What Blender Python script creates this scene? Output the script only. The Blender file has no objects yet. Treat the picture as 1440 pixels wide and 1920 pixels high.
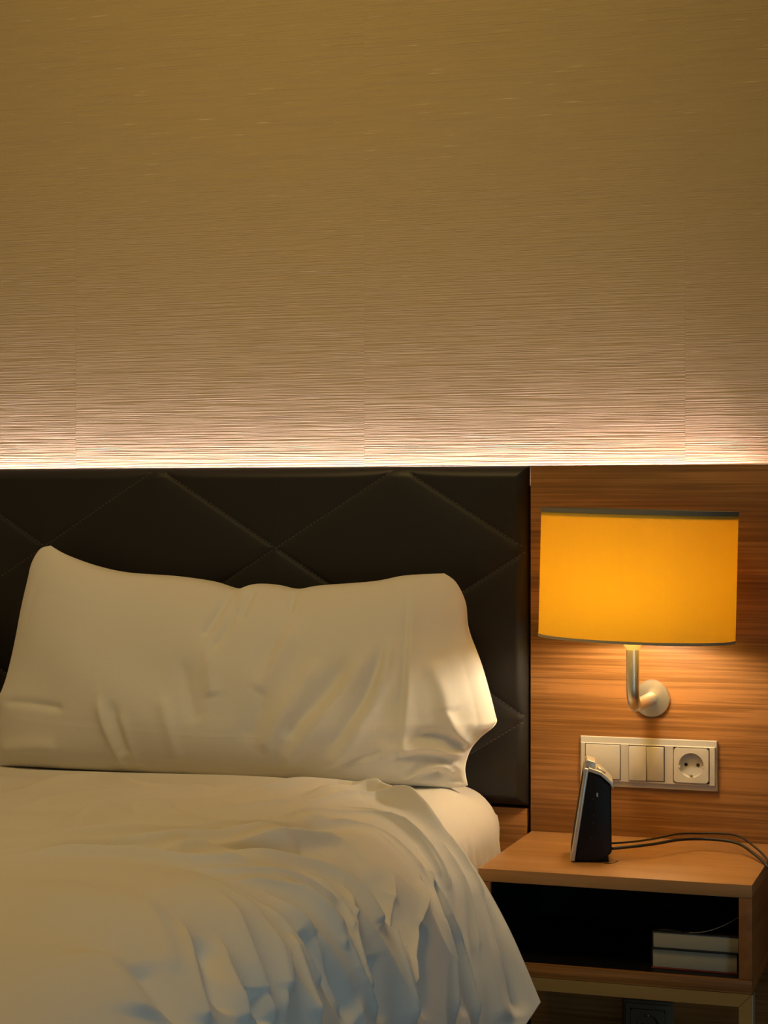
import bpy, bmesh, math, random
import numpy as np
from mathutils import Vector, Matrix
PI = math.pi
S = bpy.context.scene
COL = S.collection
random.seed(4)

# ---------------------------------------------------------------- camera, world, lights, exposure
cam = bpy.data.cameras.new('camera'); cam_o = bpy.data.objects.new('camera', cam); COL.objects.link(cam_o)
cam_o.location = (.7282, -2.9711, 1.0529)
cam_o.rotation_euler = (PI/2, 0, math.radians(18.1719))
cam.sensor_fit = 'VERTICAL'; cam.sensor_height = 24.0; cam.lens = 24.0*3534/1920
cam.shift_y = -20/1920; cam.clip_start = .02
S.camera = cam_o

W = bpy.data.worlds.new('dusk'); S.world = W; W.use_nodes = True
W.node_tree.nodes['Background'].inputs[0].default_value = (.72, .72, .66, 1)
W.node_tree.nodes['Background'].inputs[1].default_value = .13

def area(name, loc, target, size, size_y, power, color, spread=180):
    L = bpy.data.lights.new(name, 'AREA'); L.shape = 'RECTANGLE'; L.size = size; L.size_y = size_y
    L.energy = power; L.color = color; L.spread = math.radians(spread)
    o = bpy.data.objects.new(name, L); COL.objects.link(o); o.location = loc
    o.rotation_euler = (Vector(target)-Vector(loc)).to_track_quat('-Z', 'Y').to_euler()
    return o
area('ceiling_lamp_light', (-.42, -1.22, 2.52), (-.4, -.5, .6), .7, .7, 16, (1, .675, .235))
area('cool_fill_light', (1.85, -2.2, .55), (-.1, -.9, .40), .8, .6, 3.0, (.50, .84, .98), 100)  # added cool fill for the duvet's hanging side; no window stands there
S.view_settings.view_transform = 'Standard'; S.view_settings.look = 'None'
S.view_settings.exposure = 0.0; S.view_settings.gamma = 1.0
S.view_settings.use_curve_mapping = False

# ---------------------------------------------------------------- helpers
def link(name, me, mat, parent=None, loc=None, smooth=None):
    me.name = name
    o = bpy.data.objects.new(name, me); COL.objects.link(o)
    if mat: me.materials.append(mat)
    if parent: o.parent = parent
    if loc: o.location = loc
    if smooth is not None:
        me.polygons.foreach_set('use_smooth', [True]*len(me.polygons))
        if smooth < 180: me.set_sharp_from_angle(angle=math.radians(smooth))
    return o
def obj(name, bm, mat, parent=None, smooth=35):
    me = bpy.data.meshes.new(name); bmesh.ops.recalc_face_normals(bm, faces=bm.faces)
    bm.to_mesh(me); bm.free()
    return link(name, me, mat, parent, smooth=smooth)
def tag(o, label=None, cat=None, group=None, kind=None):
    if label: o['label'] = label
    if cat: o['category'] = cat
    if group: o['group'] = group
    if kind: o['kind'] = kind
    return o
def empty(name, loc, label, cat, rot=(0, 0, 0)):
    o = bpy.data.objects.new(name, None); COL.objects.link(o); o.location = loc; o.rotation_euler = rot
    o.empty_display_size = .05
    return tag(o, label, cat)
def box(bm, x0, x1, y0, y1, z0, z1, bev=0, seg=2):
    r = bmesh.ops.create_cube(bm, size=1)
    vs = r['verts']
    for v in vs:
        v.co = Vector((x0+(v.co.x+.5)*(x1-x0), y0+(v.co.y+.5)*(y1-y0), z0+(v.co.z+.5)*(z1-z0)))
    if bev:
        es = list({e for v in vs for e in v.link_edges})
        bmesh.ops.bevel(bm, geom=es, offset=bev, segments=seg, affect='EDGES', profile=.5)
    return bm
def bx(*a, **k): return box(bmesh.new(), *a, **k)
def tube(bm, pts, r, n=12, caps=True):
    pts = [Vector(p) for p in pts]; rings = []
    rr = r if hasattr(r, '__len__') else [r]*len(pts)
    t0 = (pts[1]-pts[0]).normalized(); a = t0.orthogonal().normalized()
    for i, p in enumerate(pts):
        t = (pts[min(i+1, len(pts)-1)]-pts[max(i-1, 0)]).normalized()
        a = (a-t*a.dot(t)).normalized(); b = t.cross(a)
        rings.append([bm.verts.new(p+(a*math.cos(2*PI*k/n)+b*math.sin(2*PI*k/n))*rr[i]) for k in range(n)])
    for i in range(len(rings)-1):
        for k in range(n):
            bm.faces.new((rings[i][k], rings[i][(k+1) % n], rings[i+1][(k+1) % n], rings[i+1][k]))
    if caps: bm.faces.new(rings[0][::-1]); bm.faces.new(rings[-1])
    return bm
def lathe(bm, prof, n=48, M=None, sx=1, sy=1, close=False):
    # prof: (r, z) pairs about the z axis; r=0 ends close on the axis
    rings = []
    for r, z in prof:
        if r < 1e-6: rings.append([bm.verts.new((0, 0, z))])
        else: rings.append([bm.verts.new((r*sx*math.cos(2*PI*k/n), r*sy*math.sin(2*PI*k/n), z)) for k in range(n)])
    pairs = list(zip(rings, rings[1:]))
    if close: pairs.append((rings[-1], rings[0]))
    for A, B in pairs:
        for k in range(n):
            q = [A[k % len(A)], A[(k+1) % len(A)], B[(k+1) % len(B)], B[k % len(B)]]
            u = []
            for v in q:
                if v not in u: u.append(v)
            if len(u) > 2: bm.faces.new(u)
    if M is not None: bmesh.ops.transform(bm, matrix=M, verts=[v for R in rings for v in R])
    return bm
def grid_mesh(name, V, mat, parent=None, back=None, uv=True):
    # V (nu, nv, 3); back: a second sheet of the same size joined at the rim
    nu, nv = V.shape[:2]; P = V.reshape(-1, 3); i = np.arange(nu*nv).reshape(nu, nv)
    q = np.stack([i[:-1, :-1], i[1:, :-1], i[1:, 1:], i[:-1, 1:]], -1).reshape(-1, 4); F = [q]
    if back is not None:
        P = np.vstack([P, back.reshape(-1, 3)]); n0 = nu*nv
        F.append(q[:, ::-1]+n0)
        rim = np.r_[i[:, 0], i[-1, 1:], i[-2::-1, -1], i[0, -2:0:-1]]; nx = np.roll(rim, -1)
        F.append(np.stack([nx, rim, rim+n0, nx+n0], -1))
    F = np.vstack(F)
    if back is not None:
        a, b_, c_ = (P[F[:, k]]-P.mean(0) for k in (0, 1, 2)); d_ = P[F[:, 3]]-P.mean(0)
        vol = (np.einsum('ij,ij->i', a, np.cross(b_, c_))+np.einsum('ij,ij->i', a, np.cross(c_, d_))).sum()
        if vol < 0: F = F[:, ::-1]
    F = np.ascontiguousarray(F); me = bpy.data.meshes.new(name)
    me.vertices.add(len(P)); me.vertices.foreach_set('co', P.astype(np.float32).ravel())
    me.loops.add(F.size); me.loops.foreach_set('vertex_index', F.ravel().astype(np.int32))
    me.polygons.add(len(F)); me.polygons.foreach_set('loop_start', (np.arange(len(F))*4).astype(np.int32))
    me.update(calc_edges=True); me.validate()
    return link(name, me, mat, parent, smooth=180)
def catmull(P, t):
    # P: (n, ...) control rows at integer parameters; t: array of parameters
    n = len(P); i = np.clip(np.floor(t).astype(int), 0, n-2); f = (t-i)
    g = lambda k: P[np.clip(i+k, 0, n-1)]
    f = f.reshape(f.shape+(1,)*(P.ndim-1))
    p0, p1, p2, p3 = g(-1), g(0), g(1), g(2)
    return .5*((2*p1)+(-p0+p2)*f+(2*p0-5*p1+4*p2-p3)*f**2+(-p0+3*p1-3*p2+p3)*f**3)

# duvet: control rows run along the bed (first row is the hem at the pillow), columns run across and down the side
DUVET = np.array([
 # x, y, z
 [[-1.55,-.29,.618],[-.90,-.285,.622],[-.60,-.28,.624],[-.36,-.27,.628],[-.22,-.285,.624],[-.14,-.33,.614],[-.074,-.375,.606],[-.018,-.405,.583],[.030,-.415,.530],[.080,-.435,.458],[.128,-.455,.368]],
 [[-1.55,-.38,.622],[-.90,-.38,.626],[-.60,-.38,.628],[-.36,-.37,.632],[-.21,-.38,.628],[-.125,-.41,.617],[-.055,-.44,.598],[-.000,-.455,.560],[.038,-.465,.500],[.075,-.48,.425],[.108,-.495,.335]],
 [[-1.55,-.50,.622],[-.90,-.50,.628],[-.60,-.50,.630],[-.36,-.51,.632],[-.20,-.52,.630],[-.105,-.53,.612],[-.030,-.54,.578],[.018,-.55,.520],[.040,-.56,.450],[.060,-.57,.375],[.075,-.58,.30]],
 [[-1.55,-.72,.622],[-.90,-.72,.630],[-.60,-.72,.634],[-.34,-.73,.640],[-.17,-.735,.636],[-.080,-.74,.618],[-.012,-.745,.580],[.028,-.75,.520],[.050,-.755,.445],[.064,-.76,.365],[.075,-.765,.285]],
 [[-1.55,-1.0,.622],[-.90,-1.0,.634],[-.60,-1.0,.641],[-.34,-1.0,.650],[-.16,-1.0,.645],[-.065,-1.0,.628],[.004,-1.0,.585],[.042,-1.0,.520],[.060,-1.0,.440],[.070,-1.0,.360],[.080,-1.0,.28]],
 [[-1.55,-1.3,.622],[-.90,-1.3,.634],[-.60,-1.3,.641],[-.34,-1.3,.650],[-.16,-1.3,.645],[-.060,-1.3,.628],[.010,-1.3,.585],[.046,-1.3,.520],[.062,-1.3,.440],[.072,-1.3,.360],[.080,-1.3,.28]],
 [[-1.55,-1.7,.622],[-.90,-1.7,.632],[-.60,-1.7,.640],[-.34,-1.7,.645],[-.16,-1.7,.640],[-.060,-1.7,.622],[.010,-1.7,.580],[.046,-1.7,.520],[.062,-1.7,.440],[.072,-1.7,.360],[.080,-1.7,.28]],
 [[-1.55,-2.1,.622],[-.90,-2.1,.630],[-.60,-2.1,.632],[-.34,-2.1,.635],[-.16,-2.1,.632],[-.060,-2.1,.618],[.010,-2.1,.575],[.046,-2.1,.520],[.062,-2.1,.440],[.072,-2.1,.360],[.080,-2.1,.28]]])

def duvet_base(tu, tv):
    R = catmull(DUVET, tu)                       # (nu, ncol, 3)
    return catmull(np.swapaxes(R, 0, 1), tv).swapaxes(0, 1)   # (nu, nv, 3)

# pillow outline in its own leaning plane: (x, z) with the top, bottom, left and right runs
def resample(P, n):
    P = np.asarray(P, float); s = np.r_[0, np.cumsum(np.linalg.norm(np.diff(P, axis=0), axis=1))]; s /= s[-1]
    k = np.linspace(0, 1, n); fine = np.interp(k, s, np.arange(len(P)))
    return catmull(P, np.clip(fine, 0, len(P)-1-1e-9))
def pillow_base(T, B, L, R, nu, nv, front, back):
    T, B, L, R = resample(T, nu), resample(B, nu), resample(L, nv), resample(R, nv)
    s = np.linspace(0, 1, nu)[:, None, None]; t = np.linspace(0, 1, nv)[None, :, None]
    M = (1-t)*B[:, None]+t*T[:, None]+(1-s)*L[None]+s*R[None]-((1-s)*(1-t)*B[0]+s*(1-t)*B[-1]+(1-s)*t*T[0]+s*t*T[-1])
    x, z = M[..., 0], M[..., 1]; s, t = s[..., 0], t[..., 0]
    es = np.clip(1-np.abs(2*s-1)**3.2, 0, 1)**.62; et = np.clip(1-np.abs(2*t-1)**2.6, 0, 1)**.60
    lean = -.125+(z-.60)*.12
    th = es*et*(1.12-.30*t)
    return (np.stack([x+0*t, lean-front*th, z], -1), np.stack([x+0*t, lean+back*th, z], -1))
def ridges(V, N, lines):
    # V (...,3) points, N normals, lines: (amplitude, width, power, points[3D]); sums soft ridges along the lines
    P = V.reshape(-1, 3).astype(np.float32); D = np.zeros(len(P), np.float32)
    for a, w, p, L in lines:
        L = np.asarray(L, np.float32); lo = L.min(0)-4*w; hi = L.max(0)+4*w
        m = np.where(((P > lo) & (P < hi)).all(1))[0]
        if not len(m): continue
        Q = P[m]; best = np.full(len(Q), 1e9, np.float32); par = np.zeros(len(Q), np.float32)
        for k in range(len(L)-1):
            A = L[k]; E = L[k+1]-A; h = np.clip((Q-A)@E/(E@E+1e-9), 0, 1)
            d = np.linalg.norm(Q-A-h[:, None]*E, axis=1); c = d < best
            best[c] = d[c]; par[c] = (k+h[c])/(len(L)-1)
        taper = np.clip(np.minimum(par/.22, (1-par)/.15 if abs(L[-1][2]) < 9 else 1), 0, 1)
        taper = .15+.85*taper*taper*(3-2*taper)
        D[m] += a*taper*np.exp(-(best/w)**p)
    return D.reshape(V.shape[:-1])
def grid_normals(V):
    du = np.gradient(V, axis=0); dv = np.gradient(V, axis=1); n = np.cross(du, dv)
    return n/(np.linalg.norm(n, axis=-1, keepdims=True)+1e-12)


# ---------------------------------------------------------------- materials
def mat(name, color=(.5, .5, .5), rough=.6, metal=0, **k):
    m = bpy.data.materials.new(name); m.use_nodes = True
    b = m.node_tree.nodes['Principled BSDF']
    b.inputs['Base Color'].default_value = (*color, 1); b.inputs['Roughness'].default_value = rough
    b.inputs['Metallic'].default_value = metal
    for a, v in k.items():
        b.inputs[a.replace('_', ' ')].default_value = v
    return m
def nd(m, t, **k):
    n = m.node_tree.nodes.new(t)
    for a, v in k.items():
        if a in n.inputs: n.inputs[a].default_value = v
        else: setattr(n, a, v)
    return n
def ln(m, a, ai, b, bi): m.node_tree.links.new(a.outputs[ai], b.inputs[bi])
def coords(m, scale, rot=(0, 0, 0), obj_space=True):
    tc = nd(m, 'ShaderNodeTexCoord'); mp = nd(m, 'ShaderNodeMapping'); mp.inputs['Scale'].default_value = scale
    mp.inputs['Rotation'].default_value = rot
    ln(m, tc, 'Object', mp, 'Vector'); return mp
def noise(m, mp, scale=1, detail=3, rough=.5, dist=0):
    n = nd(m, 'ShaderNodeTexNoise'); n.inputs['Scale'].default_value = scale; n.inputs['Detail'].default_value = detail
    n.inputs['Roughness'].default_value = rough; n.inputs['Distortion'].default_value = dist
    ln(m, mp, 'Vector', n, 'Vector'); return n
def ramp(m, src, out, stops):
    r = nd(m, 'ShaderNodeValToRGB'); e = r.color_ramp.elements
    while len(e) < len(stops): e.new(.5)
    for q, (p, c) in zip(e, stops): q.position = p; q.color = (*c, 1) if hasattr(c, '__len__') else (c, c, c, 1)
    ln(m, src, out, r, 'Fac'); return r
def bump(m, src, out, strength, dist):
    b = nd(m, 'ShaderNodeBump'); b.inputs['Strength'].default_value = strength; b.inputs['Distance'].default_value = dist
    ln(m, src, out, b, 'Height'); bs = m.node_tree.nodes['Principled BSDF']; ln(m, b, 'Normal', bs, 'Normal'); return b
def math_n(m, op, a, b):
    n = nd(m, 'ShaderNodeMath'); n.operation = op
    for i, s in enumerate((a, b)):
        if isinstance(s, tuple): ln(m, s[0], s[1], n, i)
        else: n.inputs[i].default_value = s
    return n

def wallpaper():
    m = mat('wallpaper', (.5, .4, .18), .75); bs = m.node_tree.nodes['Principled BSDF']
    # slightly wavy horizontal ribs, about 5 mm apart
    tc = nd(m, 'ShaderNodeTexCoord')
    mp = nd(m, 'ShaderNodeMapping'); mp.inputs['Scale'].default_value = (4.5, 1, 410); mp.inputs['Rotation'].default_value = (0, math.radians(-.7), 0)
    ln(m, tc, 'Object', mp, 'Vector')
    n1 = noise(m, mp, 1, 2.0, .5, .15)
    mp2 = nd(m, 'ShaderNodeMapping'); mp2.inputs['Scale'].default_value = (8, 1, 620); mp2.inputs['Location'].default_value = (3, 1, 7)
    ln(m, tc, 'Object', mp2, 'Vector'); n2 = noise(m, mp2, 1, 1)
    h = math_n(m, 'MULTIPLY_ADD', (n2, 'Fac'), .35); ln(m, n1, 'Fac', h, 2)
    bump(m, h, 0, 1.0, .0024)
    # thin pale threads, sparse
    mp3 = nd(m, 'ShaderNodeMapping'); mp3.inputs['Scale'].default_value = (13, 1, 330); mp3.inputs['Location'].default_value = (9, 5, 2)
    mp3.inputs['Rotation'].default_value = (0, math.radians(-1.0), 0)
    ln(m, tc, 'Object', mp3, 'Vector'); n3 = noise(m, mp3, 1, 2)
    r = ramp(m, n3, 'Fac', [(.0, (.46, .36, .150)), (.66, (.485, .38, .165)), (.72, (.60, .485, .25)), (.80, (.80, .68, .42))])
    ln(m, r, 'Color', bs, 'Base Color'); return m
def wood(name, dark, light, fine=1.0, rough=.42, zscale=190, axis='x', bmp=.0004):
    m = mat(name, light, rough); bs = m.node_tree.nodes['Principled BSDF']
    sc = {'x': (2.6, zscale, zscale), 'z': (zscale, zscale, 2.6), 'y': (zscale, 2.6, zscale)}[axis]
    mp = coords(m, sc); n = noise(m, mp, 1, 5, .62, .5)
    sc2 = {'x': (.9, 11, 11), 'z': (11, 11, .9), 'y': (11, .9, 11)}[axis]
    mp2 = coords(m, sc2); n2 = noise(m, mp2, 1.3, 3, .5, .8)
    mix = math_n(m, 'MULTIPLY_ADD', (n, 'Fac'), fine)
    k = math_n(m, 'MULTIPLY', (n2, 'Fac'), .8); ln(m, k, 0, mix, 2)
    mid = tuple(.5*(a+b) for a, b in zip(dark, light))
    lo = .5*fine+.4
    r = ramp(m, mix, 0, [(lo-.22, dark), (lo, mid), (lo+.20, light)])
    ln(m, r, 'Color', bs, 'Base Color'); bump(m, mix, 0, .5, bmp); return m
def cloth(name, color, weave=.00025, rough=.9, checks=False):
    m = mat(name, color, rough); bs = m.node_tree.nodes['Principled BSDF']
    bs.inputs['Sheen Weight'].default_value = .15
    mp = coords(m, (1, 1, 1)); n = noise(m, mp, 55, 4, .6)
    n2 = noise(m, mp, 900, 2, .5)
    s = math_n(m, 'MULTIPLY_ADD', (n2, 'Fac'), .12); ln(m, n, 'Fac', s, 2)
    if checks:      # faint woven squares
        w = nd(m, 'ShaderNodeTexChecker'); w.inputs['Scale'].default_value = 34; ln(m, mp, 'Vector', w, 'Vector')
        s2 = math_n(m, 'MULTIPLY_ADD', (w, 'Fac'), .10); ln(m, s, 0, s2, 2); s = s2
    bump(m, s, 0, .35, weave*6); return m

M_PAPER = wallpaper()
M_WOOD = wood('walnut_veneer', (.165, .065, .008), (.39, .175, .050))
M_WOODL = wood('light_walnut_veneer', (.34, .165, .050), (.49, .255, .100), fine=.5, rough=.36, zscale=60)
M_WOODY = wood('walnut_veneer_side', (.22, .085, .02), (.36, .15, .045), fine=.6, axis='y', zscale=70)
M_LEATHER = mat('charcoal_leatherette', (.020, .0175, .016), .48, Specular_IOR_Level=.4)
_mp = coords(M_LEATHER, (1, 1, 1)); _n = noise(M_LEATHER, _mp, 380, 3); bump(M_LEATHER, _n, 'Fac', .25, .0006)
M_THREAD = mat('grey_thread', (.13, .12, .11), .8)
M_PILLOW = cloth('white_pillow_cotton', (.80, .77, .70))
M_SHEET = cloth('white_sheet_cotton', (.80, .76, .70))
M_DUVET = cloth('white_duvet_cotton', (.70, .68, .65), checks=True)
M_STEEL = mat('brushed_nickel', (.70, .66, .57), .38, 1)
M_CREAM = mat('cream_plastic', (.85, .80, .66), .4)
M_SWITCH = mat('pale_plastic', (.60, .56, .49), .35)
M_SWITCH2 = mat('pale_plastic_frame', (.54, .51, .46), .32)
M_DARK = mat('dark_hole', (.01, .01, .01), .6)
M_BRASS = mat('contact_metal', (.6, .55, .45), .3, 1)
M_BLACK = mat('black_plastic', (.005, .0045, .006), .5, Specular_IOR_Level=.25)
M_SILVER = mat('silver_plastic', (.58, .56, .52), .36, .5)
M_CABLE = mat('brown_black_cable', (.010, .006, .004), .55)
M_RIM = mat('shade_ribbon', (.20, .19, .16), .7)
M_RIM2 = mat('shade_ribbon_lower', (.42, .36, .24), .7)
M_PAGES = mat('book_pages', (.36, .32, .24), .9)
_mp = coords(M_PAGES, (1, 1, 900)); _n = noise(M_PAGES, _mp, 1, 2); bump(M_PAGES, _n, 'Fac', .4, .0004)
M_COVER = mat('dark_book_cover', (.02, .016, .018), .4)
M_COVER_RED = mat('red_book_cover', (.22, .03, .015), .45)
M_FRAME = wood('pale_frame_wood', (.26, .16, .05), (.40, .26, .09), fine=.4, zscale=40)
M_PLASTER = mat('plaster', (.55, .48, .38), .9)
M_FLOOR = wood('floor_boards', (.05, .025, .012), (.09, .05, .025))
M_BULB = mat('bulb_glow', (1, .9, .7), .4)
_b = M_BULB.node_tree.nodes['Principled BSDF']; _b.inputs['Emission Color'].default_value = (1, .87, .68, 1); _b.inputs['Emission Strength'].default_value = 118
M_LED = mat('led_strip_glow', (1, .9, .8), .5)
_b = M_LED.node_tree.nodes['Principled BSDF']; _b.inputs['Emission Color'].default_value = (1, .80, 1.12, 1); _b.inputs['Emission Strength'].default_value = 95
def shade_mat():
    m = bpy.data.materials.new('yellow_shade_fabric'); m.use_nodes = True; t = m.node_tree; t.nodes.clear()
    out = nd(m, 'ShaderNodeOutputMaterial'); mx = nd(m, 'ShaderNodeMixShader'); mx.inputs[0].default_value = .20
    d = nd(m, 'ShaderNodeBsdfDiffuse'); tr = nd(m, 'ShaderNodeBsdfTranslucent')
    mp = coords(m, (260, 260, 5)); n = noise(m, mp, 1, 3)
    r = ramp(m, n, 'Fac', [(.3, (.335, .142, .0)), (.7, (.37, .160, .0))])
    d.inputs[0].default_value = (.80, .56, .09, 1)
    ln(m, r, 'Color', tr, 0); ln(m, d, 0, mx, 1); ln(m, tr, 0, mx, 2); ln(m, mx, 0, out, 0); return m
M_SHADE = shade_mat()

# ---------------------------------------------------------------- room
YW = .06
# wall behind the bed: plaster core with hung wallpaper strips as its parts
wall = tag(obj('wall_back', bx(-2.4, 1.9, YW+.001, YW+.10, 0, 2.6), M_PLASTER, smooth=None), 'tan ribbed wallpapered wall behind the headboard', kind='structure')
for a, b in ((-2.4, -1.917), (-1.917, -1.382), (-1.382, -.847), (-.847, -.302), (-.302, .243), (.243, .788), (.788, 1.333), (1.333, 1.9)):
    s = obj('wallpaper_strip', bx(-.5*(b-a)+.00005, .5*(b-a)-.00005, -.0004, .0004, -1.3, 1.3), M_PAPER, wall, smooth=None)
    s.location = ((a+b)/2, YW+.0002+random.uniform(-.00003, .00003), 1.3+random.uniform(-.01, .01)*0)
tag(obj('floor', bx(-2.4, 1.9, -5, YW, -.05, 0), M_FLOOR, smooth=None), kind='structure')
tag(obj('ceiling', bx(-2.4, 1.9, -5, YW, 2.6, 2.65), M_PLASTER, smooth=None), kind='structure')
tag(obj('wall_left', bx(-2.5, -2.4, -5, YW, 0, 2.6), M_PLASTER, smooth=None), kind='structure')
tag(obj('wall_right', bx(1.9, 2.0, -5, YW, 0, 2.6), M_PLASTER, smooth=None), kind='structure')

# ---------------------------------------------------------------- wood panel beside the headboard
wp = obj('wood_panel', bx(.0025, .62, 0, .022, .02, 1.111, bev=.0008), M_WOOD)
tag(wp, 'brown veneered wall panel with horizontal grain behind the wall lamp', 'panel')
PANEL_TOP = 1.111
# LED strip in the slot behind headboard and panel
led = empty('light_strip', (-.8, .045, 1.070), 'glowing light strip hidden behind the top of headboard and wood panel', 'light')
obj('strip_profile', bx(-1.15, 1.16, -.006, .006, -.012, -.003), M_SILVER, led)
obj('diffuser', bx(-1.15, 1.16, -.005, .005, -.003, .001), M_LED, led)

# ---------------------------------------------------------------- headboard
hb = empty('headboard', (-.9, .01, .56), 'charcoal upholstered headboard stitched in large diamonds behind the pillow', 'headboard')
def hb_y(x, z):
    w, h = .2182, .1365; X = x/w; K = (1.1107-z)/h
    d1 = np.abs(((X+K-1)+1) % 2-1); d2 = np.abs(((X-K-1)+1) % 2-1)
    d = np.minimum(d1, d2)/math.hypot(1/w, 1/h)
    puff = .0055*(1-np.exp(-d/.026))-.0012*np.exp(-(d/.003)**2)
    e = np.minimum(np.minimum(-.0005-x, 1.1107-z), z-.559); e = np.clip(e, 0, .018)
    edge = .018-np.sqrt(np.clip(.018**2-(.018-e)**2, 0, None))
    return -(.008+puff*np.clip(e/.018, 0, 1))+edge*.9
xs = np.r_[-2.0, np.linspace(-1.3, -.02, 420), np.linspace(-.0185, -.0005, 12)]
zs = np.r_[np.linspace(.559, .576, 8), np.linspace(.579, 1.093, 200), np.linspace(1.0955, 1.1107, 10)]
X, Z = np.meshgrid(xs, zs, indexing='ij'); V = np.stack([X, hb_y(X, Z), Z], -1)
Bk = V.copy(); Bk[..., 1] = .022
off = np.array([-.9, .01, .56])
grid_mesh('upholstered_panel', V-off, M_LEATHER, hb, back=Bk-off)
st = bmesh.new(); w, h = .2182, .1365
for sgn in (1, -1):
    for k in range(-12, 8):
        # points on the seam x/w + sgn*K = 2k+1
        L = math.hypot(4*w, 4*h); n = int(L/.0075)
        for i in range(n):
            t0, t1 = (i+.15)/n*4, (i+.70)/n*4
            P = []
            for t in (t0, t1):
                x = ((2*k+1)-sgn*t)*w; z = 1.1107-t*h; P.append((x, z))
            if all(-1.25 < p[0] < -.004 and .563 < p[1] < 1.106 for p in P):
                a, b = [Vector((x, float(hb_y(np.array(x), np.array(z)))-.0002, z))-Vector(off) for x, z in P]
                tube(st, [a, b], .0006, 4)
tag(obj('stitching', st, M_THREAD, hb, smooth=None), 'grey seam thread', kind='stuff')
obj('light_blocker', bx(-2.0+.9, .008+.9, .0225-.01, .034-.01, .0, .52), M_BLACK, hb)  # unseen board added to stop strip light leaking through the panel gap
obj('lower_board', bx(-2.0+.9, -.004+.9, -.008, .012, .02-.56, .5555-.56, bev=.0012), M_WOOD, hb)

# ---------------------------------------------------------------- bed
bed = empty('bed', (-.86, -1.1, 0), 'bed with white fitted sheet in front of the charcoal headboard', 'bed')
def mattress():
    n = 260; ys = np.r_[np.linspace(-.022, -.055, 12), np.linspace(-.060, -1.0, n), np.linspace(-1.05, -2.15, 14)]
    prof = [(-1.72, .30), (-1.72, .5), (-1.70, .57), (-1.64, .598), (-1.4, .602), (-.9, .602), (-.5, .602), (-.25, .602), (-.15, .602)]
    for a in np.linspace(0, 90, 14): prof.append((-.118+.085*math.sin(math.radians(a)), .518+.084*math.cos(math.radians(a))))
    for z in np.linspace(.51, .30, 22)[1:]: prof.append((-.033+.012*((.518-z)/.2), z))
    prof = np.array(prof); V = np.zeros((len(ys), len(prof), 3))
    cx, cz = prof[:, 0], prof[:, 1]
    side = np.clip((.60-cz)/.10, 0, 1)*(cx > -.5)
    for i, y in enumerate(ys):
        r = min(max((-.022-y)/.05, 0), 1); k = 1-math.sqrt(max(0, 1-(1-r)**2))
        pl = .0035*np.sin(y*95+cz*9+2*np.sin(y*31))+.0025*np.sin(y*173+1+cz*14)
        V[i, :, 0] = cx-side*k*.03+side*pl*np.clip((.56-cz)/.1, 0.1, 1)
        V[i, :, 1] = y; V[i, :, 2] = cz-(cz > .55)*k*.025+.0012*np.sin(cx*60+y*40)*(cz > .59)
    return V
V = mattress(); c = V.copy(); c[..., 0] = np.clip(c[..., 0], -1.6, -.15); c[..., 2] = .299
o_ = np.array([-.86, -1.1, 0])
grid_mesh('fitted_sheet', (V-o_)[::-1], M_SHEET, bed, back=(c-o_)[::-1])
obj('bed_base', bx(-1.70+.86, -.075+.86, -2.13+1.1, -.025+1.1, .06, .298, bev=.01), M_LEATHER, bed)
for x in (-1.6, -.15):
    for y in (-.12, -2.0):
        obj('leg', lathe(bmesh.new(), [(0, 0), (.025, 0), (.03, .06), (0, .06)], 20, Matrix.Translation((x+.86, y+1.1, 0))), M_BLACK, bed)

PILLOW_OUTLINE = [[(-0.822,0.977),(-0.791,0.962),(-0.734,0.944),(-0.674,0.933),(-0.585,0.928),(-0.517,0.92),(-0.471,0.909),(-0.44,0.917),(-0.403,0.916),(-0.367,0.91),(-0.328,0.916),(-0.237,0.924),(-0.183,0.934),(-0.118,0.938)],[(-0.894,0.603),(-0.792,0.603),(-0.644,0.603),(-0.499,0.603),(-0.406,0.603),(-0.277,0.603),(-0.17,0.603),(-0.091,0.603),(-0.068,0.608)],[(-0.894,0.603),(-0.899,0.634),(-0.896,0.693),(-0.899,0.72),(-0.89,0.752),(-0.878,0.815),(-0.87,0.87),(-0.862,0.916),(-0.856,0.948),(-0.842,0.971),(-0.822,0.977)],[(-0.068,0.608),(-0.073,0.634),(-0.066,0.661),(-0.051,0.681),(-0.026,0.704),(-0.028,0.723),(-0.05,0.792),(-0.074,0.85),(-0.081,0.892),(-0.098,0.924),(-0.118,0.938)]]
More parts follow.
